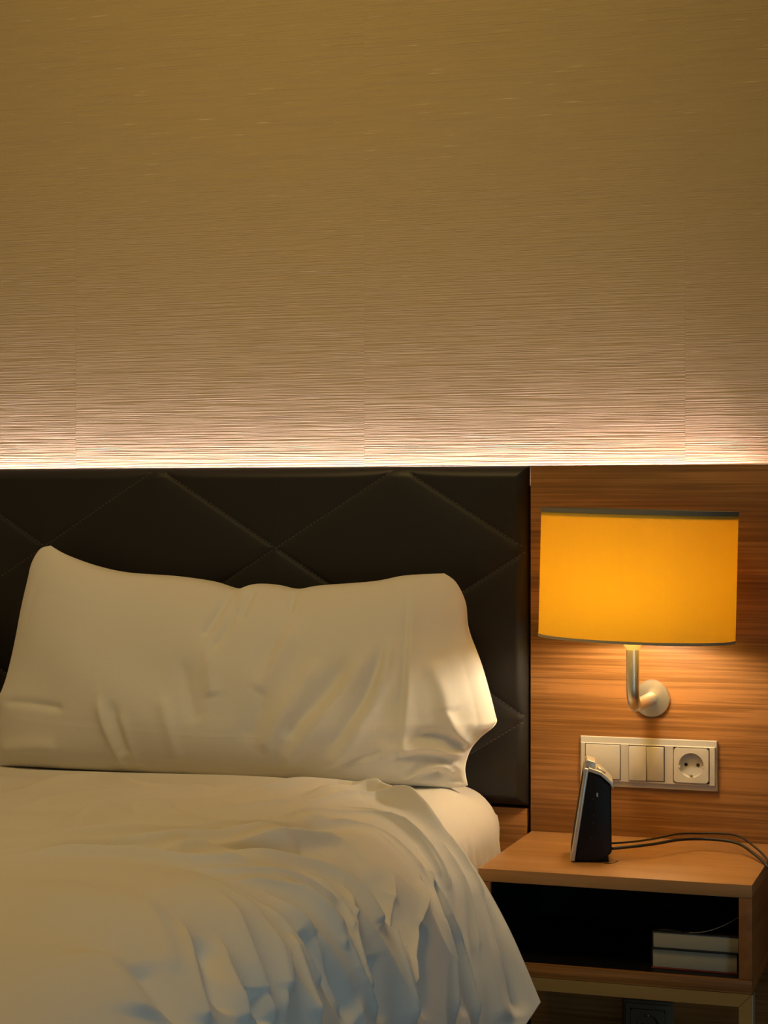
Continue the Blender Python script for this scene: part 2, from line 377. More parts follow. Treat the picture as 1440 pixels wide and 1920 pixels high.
DUVET_FOLDS = [(.016,.016,1.6,[[-.5602,-.7113,.6346],[-.5392,-.6855,.6345],[-.5166,-.6586,.6343],[-.4934,-.6317,.6341],[-.4703,-.6066,.6338],[-.4479,-.5836,.6335],[-.4276,-.5602,.6331],[-.4099,-.5324,.6325],[-.3931,-.4977,.632],[-.3754,-.4581,.6318],[-.3569,-.4177,.6319]]),(-.016,.0176,1.6,[[-.5059,-.5835,.6327],[-.5013,-.5195,.6315],[-.4905,-.4627,.6308],[-.4698,-.4237,.6308],[-.4399,-.4086,.6312],[-.4047,-.4139,.6315],[-.3687,-.4298,.6318]]),(.014,.0144,1.6,[[-.2188,-.4734,.6301],[-.2073,-.4411,.6288],[-.1947,-.408,.6271],[-.1807,-.3766,.6244],[-.1636,-.354,.6205],[-.1406,-.3495,.616],[-.1118,-.3653,.6112],[-.0821,-.3906,.6056],[-.0552,-.4148,.5991]]),(-.016,.016,1.6,[[-.1767,-.9525,.6451],[-.1606,-.9142,.6424],[-.1422,-.8783,.6391],[-.1218,-.8472,.6346],[-.1015,-.8188,.6288],[-.0832,-.7901,.6219],[-.067,-.7611,.6144]]),(-.016,.016,1.6,[[-.3618,-1.0589,.6504],[-.3278,-1.0488,.6505],[-.2926,-1.035,.6503],[-.2575,-1.018,.6496],[-.2245,-1.0025,.6484],[-.195,-.992,.6469],[-.1689,-.9853,.6454]]),(-.014,.016,1.6,[[-.2035,-.7785,.6399],[-.1789,-.753,.637],[-.1551,-.7195,.6331],[-.134,-.6762,.6277],[-.1155,-.6292,.6208],[-.0982,-.5867,.613],[-.0817,-.5504,.6052]]),(.012,.09,2,[[-.2336,-1.2835,.6491],[-.1896,-1.2574,.6467],[-.1449,-1.2286,.643],[-.1033,-1.1969,.6373],[-.0698,-1.164,.6296],[-.0455,-1.1332,.6211],[-.0275,-1.1057,.6127]]),(.014,.0144,1.6,[[-.3769,-1.0327,.6498],[-.3405,-1.0201,.65],[-.3043,-1.0045,.6499],[-.2707,-.9856,.6493],[-.2418,-.9631,.6482],[-.2187,-.9351,.6466],[-.2009,-.9004,.6446],[-.1859,-.8592,.6422],[-.1693,-.8128,.6389],[-.1494,-.7633,.6346],[-.1277,-.7132,.6297]]),(.014,.0144,1.6,[[-.4136,-.9683,.6475],[-.3554,-.9496,.648],[-.3034,-.9251,.6476],[-.2635,-.8935,.6463],[-.2347,-.8546,.6441],[-.2115,-.8085,.6414],[-.1903,-.7577,.6381],[-.1704,-.706,.6344],[-.1534,-.658,.6303],[-.1404,-.6179,.6263],[-.1306,-.5852,.6225]]),(.016,.016,1.6,[[-.3392,-1.0984,.6509],[-.3031,-1.0764,.6507],[-.2686,-1.0547,.6502],[-.2381,-1.0379,.6494],[-.2119,-1.0302,.6484],[-.1879,-1.0304,.6472],[-.1646,-1.0306,.6456],[-.1417,-1.0229,.6434],[-.1206,-1.0054,.6407],[-.1031,-.9812,.6374],[-.089,-.954,.6339]]),(.016,.016,1.6,[[-.2066,-1.0332,.6484],[-.1938,-1.0052,.6472],[-.1801,-.9714,.6456],[-.166,-.9301,.6434],[-.1522,-.8847,.6405],[-.1387,-.8389,.6371],[-.1259,-.7935,.633],[-.1136,-.7496,.6282],[-.1021,-.7111,.6229],[-.0914,-.6818,.6177],[-.0817,-.6597,.6129]]),(.0054,.018,2,[[-.3484,-.6572,.6372],[-.3129,-.636,.6363],[-.278,-.6182,.6355],[-.2471,-.6033,.6345],[-.2225,-.584,.6332],[-.2038,-.5532,.6312],[-.1903,-.5123,.629],[-.18,-.4692,.6269],[-.1691,-.4314,.6248],[-.1549,-.4033,.6219],[-.136,-.3876,.618],[-.1122,-.3864,.6131],[-.0852,-.3971,.6067],[-.0581,-.4123,.5979],[-.0335,-.4252,.586],[-.0123,-.4342,.571],[.0057,-.4412,.5525],[.0211,-.449,.5309],[.0348,-.4583,.5068],[.0475,-.4681,.4813],[.0592,-.4763,.4559],[.07,-.4823,.4311],[.0796,-.4872,.4068],[.0876,-.4923,.3833],[.0944,-.4977,.361]]),(.0072,.0048,1.2,[[-.3484,-.6572,.6372],[-.3129,-.636,.6363],[-.278,-.6182,.6355],[-.2471,-.6033,.6345],[-.2225,-.584,.6332],[-.2038,-.5532,.6312],[-.1903,-.5123,.629],[-.18,-.4692,.6269],[-.1691,-.4314,.6248],[-.1549,-.4033,.6219],[-.136,-.3876,.618],[-.1122,-.3864,.6131],[-.0852,-.3971,.6067],[-.0581,-.4123,.5979],[-.0335,-.4252,.586],[-.0123,-.4342,.571],[.0057,-.4412,.5525],[.0211,-.449,.5309],[.0348,-.4583,.5068],[.0475,-.4681,.4813],[.0592,-.4763,.4559],[.07,-.4823,.4311],[.0796,-.4872,.4068],[.0876,-.4923,.3833],[.0944,-.4977,.361]]),(.018,.016,1.6,[[-.3364,-.5419,.6329],[-.3174,-.5222,.6325],[-.2984,-.4958,.632],[-.28,-.4622,.6315],[-.2623,-.4263,.6309],[-.245,-.3929,.6298],[-.2277,-.364,.6282],[-.2092,-.3429,.6259],[-.1867,-.3358,.6228],[-.1587,-.3455,.6191],[-.1268,-.367,.6145],[-.0946,-.3912,.6085],[-.0646,-.4124,.5999],[-.0384,-.429,.5885],[-.0157,-.4415,.5757]]),(.0042,.0126,2,[[-.2047,-.6691,.6358],[-.1878,-.6373,.6332],[-.1714,-.5993,.6299],[-.1558,-.5573,.6258],[-.1405,-.5195,.6212],[-.1242,-.4929,.6165],[-.1064,-.4789,.6115],[-.0872,-.4748,.6056],[-.0667,-.4772,.5978],[-.0459,-.483,.587],[-.026,-.4904,.573],[-.0084,-.4995,.5561],[.0062,-.5104,.5374],[.0174,-.5222,.5187],[.0261,-.5337,.5007]]),(.0056,.00336,1.2,[[-.2047,-.6691,.6358],[-.1878,-.6373,.6332],[-.1714,-.5993,.6299],[-.1558,-.5573,.6258],[-.1405,-.5195,.6212],[-.1242,-.4929,.6165],[-.1064,-.4789,.6115],[-.0872,-.4748,.6056],[-.0667,-.4772,.5978],[-.0459,-.483,.587],[-.026,-.4904,.573],[-.0084,-.4995,.5561],[.0062,-.5104,.5374],[.0174,-.5222,.5187],[.0261,-.5337,.5007]]),(.0042,.0144,2,[[-.1316,-.6238,.6252],[-.1215,-.5908,.6204],[-.1081,-.5633,.6146],[-.0906,-.5468,.6076],[-.0708,-.5423,.5995],[-.0508,-.5463,.5898],[-.0317,-.5548,.5779],[-.0147,-.5639,.564],[.0002,-.5715,.5494]]),(.0056,.00384,1.2,[[-.1316,-.6238,.6252],[-.1215,-.5908,.6204],[-.1081,-.5633,.6146],[-.0906,-.5468,.6076],[-.0708,-.5423,.5995],[-.0508,-.5463,.5898],[-.0317,-.5548,.5779],[-.0147,-.5639,.564],[.0002,-.5715,.5494]]),(.0036,.0126,2,[[-.1565,-.4681,.6233],[-.1268,-.4667,.6164],[-.0965,-.4693,.6079],[-.0677,-.4767,.5974],[-.043,-.4864,.5847],[-.0228,-.496,.57],[-.0063,-.5062,.5537],[.0067,-.5177,.537],[.0175,-.5296,.5209]]),(.0048,.00336,1.2,[[-.1565,-.4681,.6233],[-.1268,-.4667,.6164],[-.0965,-.4693,.6079],[-.0677,-.4767,.5974],[-.043,-.4864,.5847],[-.0228,-.496,.57],[-.0063,-.5062,.5537],[.0067,-.5177,.537],[.0175,-.5296,.5209]]),(.018,.0224,1.6,[[-.3815,-.8951,.6462],[-.3854,-.8399,.6439],[-.3907,-.7871,.6416],[-.3967,-.7424,.6398],[-.4011,-.7068,.6384],[-.4006,-.6788,.6374],[-.3927,-.661,.6369],[-.3759,-.657,.6369],[-.352,-.6654,.6374],[-.3254,-.6801,.6381],[-.2994,-.696,.6387]]),(.012,.0192,1.6,[[-.6156,-.6143,.6318],[-.6205,-.5457,.6306],[-.6197,-.4825,.6296],[-.6096,-.4346,.629],[-.5906,-.4075,.6287],[-.5649,-.4003,.6289],[-.534,-.4101,.6295],[-.5004,-.4313,.6301],[-.467,-.4567,.6307]]),(.012,.016,1.5,[[-.1367,-.9675,.6422],[-.1177,-.9438,.6385],[-.0999,-.9175,.6341],[-.0841,-.8907,.6287],[-.0689,-.8671,.6219],[-.0522,-.8492,.6133],[-.0344,-.8381,.6026],[-.0173,-.8339,.5902],[-.0028,-.8349,.5775],[.008,-.8385,.5657],[.0154,-.8415,.5558],[.0201,-.8421,.5481],[.0235,-.8409,.5419]]),(.0036,.0144,2,[[-.1396,-1.0498,.6439],[-.1145,-1.0366,.6401],[-.0925,-1.0162,.6356],[-.075,-.989,.6303],[-.0599,-.9621,.6238],[-.0442,-.9417,.6154],[-.028,-.928,.6053],[-.0131,-.9187,.5942],[.0001,-.9114,.5831]]),(.0048,.00384,1.2,[[-.1396,-1.0498,.6439],[-.1145,-1.0366,.6401],[-.0925,-1.0162,.6356],[-.075,-.989,.6303],[-.0599,-.9621,.6238],[-.0442,-.9417,.6154],[-.028,-.928,.6053],[-.0131,-.9187,.5942],[.0001,-.9114,.5831]]),(.0042,.0162,2,[[-.0869,-1.0529,.6359],[-.0714,-1.0315,.6304],[-.0558,-1.0112,.6239],[-.0406,-.995,.6162],[-.0263,-.9845,.6075],[-.0128,-.9787,.5976],[-.0001,-.9757,.5862],[.0113,-.9735,.5738],[.0212,-.9707,.561]]),(.0056,.00432,1.2,[[-.0869,-1.0529,.6359],[-.0714,-1.0315,.6304],[-.0558,-1.0112,.6239],[-.0406,-.995,.6162],[-.0263,-.9845,.6075],[-.0128,-.9787,.5976],[-.0001,-.9757,.5862],[.0113,-.9735,.5738],[.0212,-.9707,.561]]),(.0048,.0144,2,[[-.044,-1.0343,.6201],[-.0296,-1.0362,.6116],[-.0154,-1.037,.602],[-.0023,-1.0368,.5913],[.0088,-1.0367,.5803],[.0177,-1.0374,.5694],[.0249,-1.0386,.5586],[.0309,-1.0394,.5477],[.0361,-1.0398,.5366],[.0409,-1.0395,.5251],[.0453,-1.0375,.512],[.0494,-1.0328,.4974],[.0531,-1.0262,.4823]]),(.0064,.00384,1.2,[[-.044,-1.0343,.6201],[-.0296,-1.0362,.6116],[-.0154,-1.037,.602],[-.0023,-1.0368,.5913],[.0088,-1.0367,.5803],[.0177,-1.0374,.5694],[.0249,-1.0386,.5586],[.0309,-1.0394,.5477],[.0361,-1.0398,.5366],[.0409,-1.0395,.5251],[.0453,-1.0375,.512],[.0494,-1.0328,.4974],[.0531,-1.0262,.4823]]),(.0048,.0144,2,[[-.0322,-.9916,.6124],[-.0169,-.9871,.601],[-.0019,-.9833,.5878],[.0116,-.9812,.5731],[.0222,-.9813,.5585],[.0301,-.9831,.5448],[.0365,-.984,.531],[.0423,-.9814,.5154],[.0475,-.9757,.4978],[.0517,-.9691,.4799],[.0551,-.9629,.4628]]),(.0064,.00384,1.2,[[-.0322,-.9916,.6124],[-.0169,-.9871,.601],[-.0019,-.9833,.5878],[.0116,-.9812,.5731],[.0222,-.9813,.5585],[.0301,-.9831,.5448],[.0365,-.984,.531],[.0423,-.9814,.5154],[.0475,-.9757,.4978],[.0517,-.9691,.4799],[.0551,-.9629,.4628]]),(.0042,.0126,2,[[-.0198,-.855,.5957],[-.0112,-.866,.5892],[-.0018,-.8813,.5816],[.0079,-.9011,.5724],[.0169,-.921,.562],[.0247,-.9372,.5507],[.0314,-.9487,.539],[.0371,-.9563,.5271],[.0418,-.96,.5154],[.0455,-.9602,.5042],[.0485,-.9585,.4937]]),(.0056,.00336,1.2,[[-.0198,-.855,.5957],[-.0112,-.866,.5892],[-.0018,-.8813,.5816],[.0079,-.9011,.5724],[.0169,-.921,.562],[.0247,-.9372,.5507],[.0314,-.9487,.539],[.0371,-.9563,.5271],[.0418,-.96,.5154],[.0455,-.9602,.5042],[.0485,-.9585,.4937]]),(.0054,.0162,2,[[-.0197,-.7349,.5857],[-.0068,-.7521,.574],[.0054,-.7699,.5608],[.0163,-.7882,.5465],[.0252,-.8049,.5322],[.0322,-.8182,.5185],[.0379,-.8277,.5049],[.0426,-.834,.4909],[.0466,-.8384,.4763],[.0501,-.8416,.4618],[.053,-.843,.4487],[.055,-.8422,.4383],[.0565,-.8398,.4301]]),(.0072,.00432,1.2,[[-.0197,-.7349,.5857],[-.0068,-.7521,.574],[.0054,-.7699,.5608],[.0163,-.7882,.5465],[.0252,-.8049,.5322],[.0322,-.8182,.5185],[.0379,-.8277,.5049],[.0426,-.834,.4909],[.0466,-.8384,.4763],[.0501,-.8416,.4618],[.053,-.843,.4487],[.055,-.8422,.4383],[.0565,-.8398,.4301]]),(.0042,.0126,2,[[-.0136,-.6782,.5755],[-.0024,-.7026,.5647],[.0079,-.7255,.553],[.0169,-.7462,.5408],[.0244,-.7649,.5287],[.0308,-.7822,.5168],[.0359,-.798,.5062],[.0396,-.8118,.498],[.0422,-.8242,.4916]]),(.0056,.00336,1.2,[[-.0136,-.6782,.5755],[-.0024,-.7026,.5647],[.0079,-.7255,.553],[.0169,-.7462,.5408],[.0244,-.7649,.5287],[.0308,-.7822,.5168],[.0359,-.798,.5062],[.0396,-.8118,.498],[.0422,-.8242,.4916]]),(.0048,.0144,2,[[-.0068,-.5964,.5604],[.0029,-.6218,.5494],[.0125,-.6506,.5375],[.0213,-.6833,.5249],[.0292,-.7171,.5113],[.0361,-.7486,.4968],[.0416,-.7755,.4831],[.0456,-.7969,.4723],[.0484,-.8143,.464]]),(.0064,.00384,1.2,[[-.0068,-.5964,.5604],[.0029,-.6218,.5494],[.0125,-.6506,.5375],[.0213,-.6833,.5249],[.0292,-.7171,.5113],[.0361,-.7486,.4968],[.0416,-.7755,.4831],[.0456,-.7969,.4723],[.0484,-.8143,.464]]),(.0054,.0144,2,[[-.033,-.5121,.5796],[-.0209,-.5278,.5691],[-.0084,-.5471,.5568],[.0039,-.5696,.5424],[.015,-.5908,.5262],[.0241,-.606,.5089],[.0309,-.6152,.4915],[.0361,-.6216,.4745],[.0407,-.6281,.4566],[.0456,-.6355,.4369],[.0504,-.6423,.4164],[.0546,-.6468,.3972],[.0582,-.6492,.3799]]),(.0072,.00384,1.2,[[-.033,-.5121,.5796],[-.0209,-.5278,.5691],[-.0084,-.5471,.5568],[.0039,-.5696,.5424],[.015,-.5908,.5262],[.0241,-.606,.5089],[.0309,-.6152,.4915],[.0361,-.6216,.4745],[.0407,-.6281,.4566],[.0456,-.6355,.4369],[.0504,-.6423,.4164],[.0546,-.6468,.3972],[.0582,-.6492,.3799]]),(.006,.0108,2,[[-.004,-.5578,.5537],[.0036,-.5569,.5429],[.0113,-.5584,.5311],[.0186,-.5622,.5179],[.025,-.5644,.5029],[.0306,-.5618,.4856],[.0358,-.5571,.4667],[.041,-.5554,.4476],[.0465,-.5566,.4281],[.0521,-.5581,.4082],[.0575,-.5587,.3888],[.0623,-.5584,.3714],[.0663,-.5577,.3562]]),(.008,.00288,1.2,[[-.004,-.5578,.5537],[.0036,-.5569,.5429],[.0113,-.5584,.5311],[.0186,-.5622,.5179],[.025,-.5644,.5029],[.0306,-.5618,.4856],[.0358,-.5571,.4667],[.041,-.5554,.4476],[.0465,-.5566,.4281],[.0521,-.5581,.4082],[.0575,-.5587,.3888],[.0623,-.5584,.3714],[.0663,-.5577,.3562]]),(.008,.02,1.8,[[.01,-.4506,.5491],[.0206,-.4594,.5302],[.0309,-.4674,.5103],[.0405,-.475,.4896],[.0496,-.483,.4675],[.0585,-.4913,.4433],[.067,-.4983,.419],[.0747,-.5029,.3968],[.0817,-.5055,.3772],[.088,-.507,.3603],[.0935,-.508,.3454]]),(.0042,.0162,2,[[-.0575,-1.2385,.6274],[-.0448,-1.2602,.6217],[-.0313,-1.2833,.6148],[-.0176,-1.3061,.6065],[-.005,-1.3256,.5974],[.0057,-1.3399,.5883],[.0141,-1.3497,.5797],[.0204,-1.3564,.5722],[.0253,-1.3612,.5656]]),(.0056,.00432,1.2,[[-.0575,-1.2385,.6274],[-.0448,-1.2602,.6217],[-.0313,-1.2833,.6148],[-.0176,-1.3061,.6065],[-.005,-1.3256,.5974],[.0057,-1.3399,.5883],[.0141,-1.3497,.5797],[.0204,-1.3564,.5722],[.0253,-1.3612,.5656]]),(.0042,.0162,2,[[-.025,-1.2189,.612],[-.0113,-1.2381,.6022],[.0019,-1.2557,.5913],[.0135,-1.2697,.5795],[.0228,-1.2796,.5678],[.0296,-1.2863,.5571],[.0349,-1.291,.5476]]),(.0056,.00432,1.2,[[-.025,-1.2189,.612],[-.0113,-1.2381,.6022],[.0019,-1.2557,.5913],[.0135,-1.2697,.5795],[.0228,-1.2796,.5678],[.0296,-1.2863,.5571],[.0349,-1.291,.5476]]),(.0054,.0162,2,[[-.0616,-1.1414,.629],[-.0407,-1.1634,.619],[-.0211,-1.1833,.608],[-.0044,-1.1996,.5962],[.009,-1.2114,.584],[.0197,-1.2189,.5713],[.0283,-1.2232,.5579],[.0354,-1.2256,.5443],[.0414,-1.2271,.5313]]),(.0072,.00432,1.2,[[-.0616,-1.1414,.629],[-.0407,-1.1634,.619],[-.0211,-1.1833,.608],[-.0044,-1.1996,.5962],[.009,-1.2114,.584],[.0197,-1.2189,.5713],[.0283,-1.2232,.5579],[.0354,-1.2256,.5443],[.0414,-1.2271,.5313]]),(.0036,.0144,2,[[-.0553,-1.1132,.6265],[-.0361,-1.1243,.6165],[-.0184,-1.1354,.606],[-.0036,-1.1471,.5952],[.0084,-1.1595,.5842],[.0186,-1.1722,.5721],[.0276,-1.1847,.5584],[.0354,-1.1965,.5435],[.0423,-1.2073,.5286]]),(.0048,.00384,1.2,[[-.0553,-1.1132,.6265],[-.0361,-1.1243,.6165],[-.0184,-1.1354,.606],[-.0036,-1.1471,.5952],[.0084,-1.1595,.5842],[.0186,-1.1722,.5721],[.0276,-1.1847,.5584],[.0354,-1.1965,.5435],[.0423,-1.2073,.5286]]),(.0042,.0162,2,[[-.0008,-1.1279,.5937],[.0096,-1.1468,.5828],[.0192,-1.1633,.5712],[.0271,-1.1757,.5598],[.0332,-1.1848,.5494]]),(.0056,.00432,1.2,[[-.0008,-1.1279,.5937],[.0096,-1.1468,.5828],[.0192,-1.1633,.5712],[.0271,-1.1757,.5598],[.0332,-1.1848,.5494]]),(.0042,.0144,2,[[.0016,-1.0871,.5906],[.0108,-1.0993,.5805],[.0199,-1.1109,.5688],[.0284,-1.1213,.5555],[.0358,-1.1301,.541],[.042,-1.1379,.5265],[.0474,-1.145,.5127]]),(.0056,.00384,1.2,[[.0016,-1.0871,.5906],[.0108,-1.0993,.5805],[.0199,-1.1109,.5688],[.0284,-1.1213,.5555],[.0358,-1.1301,.541],[.042,-1.1379,.5265],[.0474,-1.145,.5127]]),(.0036,.0126,2,[[-.0409,-1.0734,.6194],[-.0253,-1.0752,.6098],[-.0104,-1.0781,.5993],[.0026,-1.0821,.5883],[.0133,-1.085,.5767],[.0223,-1.085,.5646],[.0293,-1.083,.5529],[.0344,-1.0808,.543],[.0382,-1.0794,.5347]]),(.0048,.00336,1.2,[[-.0409,-1.0734,.6194],[-.0253,-1.0752,.6098],[-.0104,-1.0781,.5993],[.0026,-1.0821,.5883],[.0133,-1.085,.5767],[.0223,-1.085,.5646],[.0293,-1.083,.5529],[.0344,-1.0808,.543],[.0382,-1.0794,.5347]]),(.003,.009,2,[[-.0546,-.9746,.6229],[-.0335,-.9814,.6111],[-.0143,-.9855,.5985],[.0012,-.9868,.5854],[.0129,-.9878,.5726],[.0219,-.9904,.5603],[.0291,-.9942,.5488]]),(.004,.0024,1.2,[[-.0546,-.9746,.6229],[-.0335,-.9814,.6111],[-.0143,-.9855,.5985],[.0012,-.9868,.5854],[.0129,-.9878,.5726],[.0219,-.9904,.5603],[.0291,-.9942,.5488]]),(.003,.009,2,[[-.0434,-.8834,.6124],[-.0243,-.8916,.6001],[-.0075,-.898,.5874],[.0053,-.9026,.5754],[.0147,-.9064,.5649]]),(.004,.0024,1.2,[[-.0434,-.8834,.6124],[-.0243,-.8916,.6001],[-.0075,-.898,.5874],[.0053,-.9026,.5754],[.0147,-.9064,.5649]]),(.003,.009,2,[[-.0583,-.8964,.6203],[-.0412,-.8996,.6113],[-.0242,-.9022,.6009],[-.0088,-.9057,.5893],[.0039,-.9124,.5778],[.0132,-.9228,.5677],[.0204,-.9352,.5591]]),(.004,.0024,1.2,[[-.0583,-.8964,.6203],[-.0412,-.8996,.6113],[-.0242,-.9022,.6009],[-.0088,-.9057,.5893],[.0039,-.9124,.5778],[.0132,-.9228,.5677],[.0204,-.9352,.5591]]),(.0024,.0072,2,[[-.0817,-.5504,.6052],[-.0545,-.5674,.5922],[-.0302,-.5819,.5778],[-.0114,-.5938,.5629],[.0029,-.6041,.5487]]),(.0032,.00192,1.2,[[-.0817,-.5504,.6052],[-.0545,-.5674,.5922],[-.0302,-.5819,.5778],[-.0114,-.5938,.5629],[.0029,-.6041,.5487]]),(.0024,.0072,2,[[-.077,-.4704,.6032],[-.0497,-.4869,.5879],[-.0259,-.501,.5715],[-.008,-.5132,.5553],[.0051,-.5249,.5405]]),(.0032,.00192,1.2,[[-.077,-.4704,.6032],[-.0497,-.4869,.5879],[-.0259,-.501,.5715],[-.008,-.5132,.5553],[.0051,-.5249,.5405]]),(.0024,.0072,2,[[-.0119,-.455,.5707],[.0032,-.4631,.5517],[.0169,-.4714,.5308],[.028,-.4809,.5082],[.037,-.491,.4848],[.0451,-.5004,.4616],[.0526,-.5086,.4394]]),(.0032,.00192,1.2,[[-.0119,-.455,.5707],[.0032,-.4631,.5517],[.0169,-.4714,.5308],[.028,-.4809,.5082],[.037,-.491,.4848],[.0451,-.5004,.4616],[.0526,-.5086,.4394]]),(.0024,.0072,2,[[-.0091,-.4247,.5731],[.0063,-.4332,.554],[.0201,-.4414,.5345],[.0309,-.45,.5165],[.0391,-.4592,.5007]]),(.0032,.00192,1.2,[[-.0091,-.4247,.5731],[.0063,-.4332,.554],[.0201,-.4414,.5345],[.0309,-.45,.5165],[.0391,-.4592,.5007]]),(.0024,.0072,2,[[-.0538,-.6979,.604],[-.0328,-.7093,.5911],[-.0144,-.7162,.5773],[-.0005,-.7183,.5636],[.0097,-.7179,.551]]),(.0032,.00192,1.2,[[-.0538,-.6979,.604],[-.0328,-.7093,.5911],[-.0144,-.7162,.5773],[-.0005,-.7183,.5636],[.0097,-.7179,.551]]),(-.0297,.032,2,[[-.0629,-.7728,.6136],[-.0485,-.7564,.6049],[-.0331,-.7447,.5946],[-.0172,-.7418,.5823],[-.0025,-.7486,.5682],[.0098,-.762,.5536],[.0191,-.7772,.5406],[.0252,-.7903,.531],[.0293,-.801,.524]]),(-.02,.0288,1.6,[[-.0943,-.8018,.6268],[-.0854,-.7708,.6217],[-.0748,-.7394,.6157],[-.0632,-.7099,.6088],[-.0515,-.6833,.6017]]),(-.0189,.02,2,[[.0016,-1.055,.5896],[.0127,-1.053,.5759],[.0233,-1.0492,.5604],[.0328,-1.0433,.5427],[.0408,-1.0358,.5233],[.0474,-1.0267,.5029],[.0528,-1.0166,.4827]]),(-.0216,.022,2,[[.0336,-.9148,.5307],[.0389,-.9163,.5166],[.0445,-.9195,.4992],[.05,-.9245,.4786],[.055,-.9303,.4571]]),(-.0162,.014,2,[[.0251,-.6883,.519],[.0325,-.7017,.4995],[.0404,-.7173,.4753],[.0482,-.7352,.4469],[.0556,-.7537,.4171]]),(-.0054,.018,2,[[.034,-.5865,.4772],[.0396,-.5877,.4539],[.0458,-.5904,.4286],[.0522,-.5945,.4024],[.0582,-.5989,.377]]),(-.0072,.0048,1.2,[[.034,-.5865,.4772],[.0396,-.5877,.4539],[.0458,-.5904,.4286],[.0522,-.5945,.4024],[.0582,-.5989,.377]]),(-.006,.0144,2,[[.0015,-.556,.5465],[.0106,-.5701,.5328],[.0189,-.5825,.5188],[.0255,-.592,.5055],[.0303,-.5986,.4936]]),(-.008,.00384,1.2,[[.0015,-.556,.5465],[.0106,-.5701,.5328],[.0189,-.5825,.5188],[.0255,-.592,.5055],[.0303,-.5986,.4936]]),(-.01215,.016,2,[[.0296,-.4324,.5246],[.0405,-.4456,.503],[.052,-.457,.48],[.0636,-.4651,.4564],[.0746,-.4701,.4336],[.0846,-.4733,.4119],[.0933,-.4765,.3909],[.1005,-.4809,.3707],[.1065,-.4858,.3515]]),(-.0135,.016,2,[[-.0319,-1.2372,.6159],[-.0161,-1.2636,.6053],[-.0007,-1.2877,.5933],[.0128,-1.3068,.5803],[.0241,-1.3208,.5674]]),(-.0135,.018,2,[[.0206,-1.238,.572],[.0293,-1.2463,.5565],[.0377,-1.2533,.5408]]),(-.0108,.02,2,[[-.0472,-1.3637,.6224],[-.0276,-1.3718,.6115],[-.0098,-1.3814,.5999],[.0045,-1.393,.5887],[.0156,-1.4055,.5784]]),(.01,.03,2,[[-.0894,-1.3892,.6354],[-.0634,-1.4044,.6264],[-.0379,-1.4197,.6154],[-.0152,-1.4349,.6026],[.0043,-1.4491,.5892]]),(.006,.014,1.6,[[-.1081,-1.2244,.6402],[-.0815,-1.2572,.6334],[-.0562,-1.2898,.6251],[-.0343,-1.3204,.6156],[-.0159,-1.348,.6059]]),(-.012,.0224,1.6,[[-.49,-.8347,.6405],[-.4435,-.8395,.6421],[-.4007,-.8358,.6432],[-.3641,-.822,.6434],[-.3306,-.8064,.643],[-.2968,-.797,.6426],[-.263,-.7932,.6423]]),(-.012,.016,1.6,[[-.2742,-.6842,.6381],[-.2298,-.7025,.6375],[-.1928,-.6976,.6356],[-.1683,-.6612,.6323],[-.1538,-.6047,.6282]])]
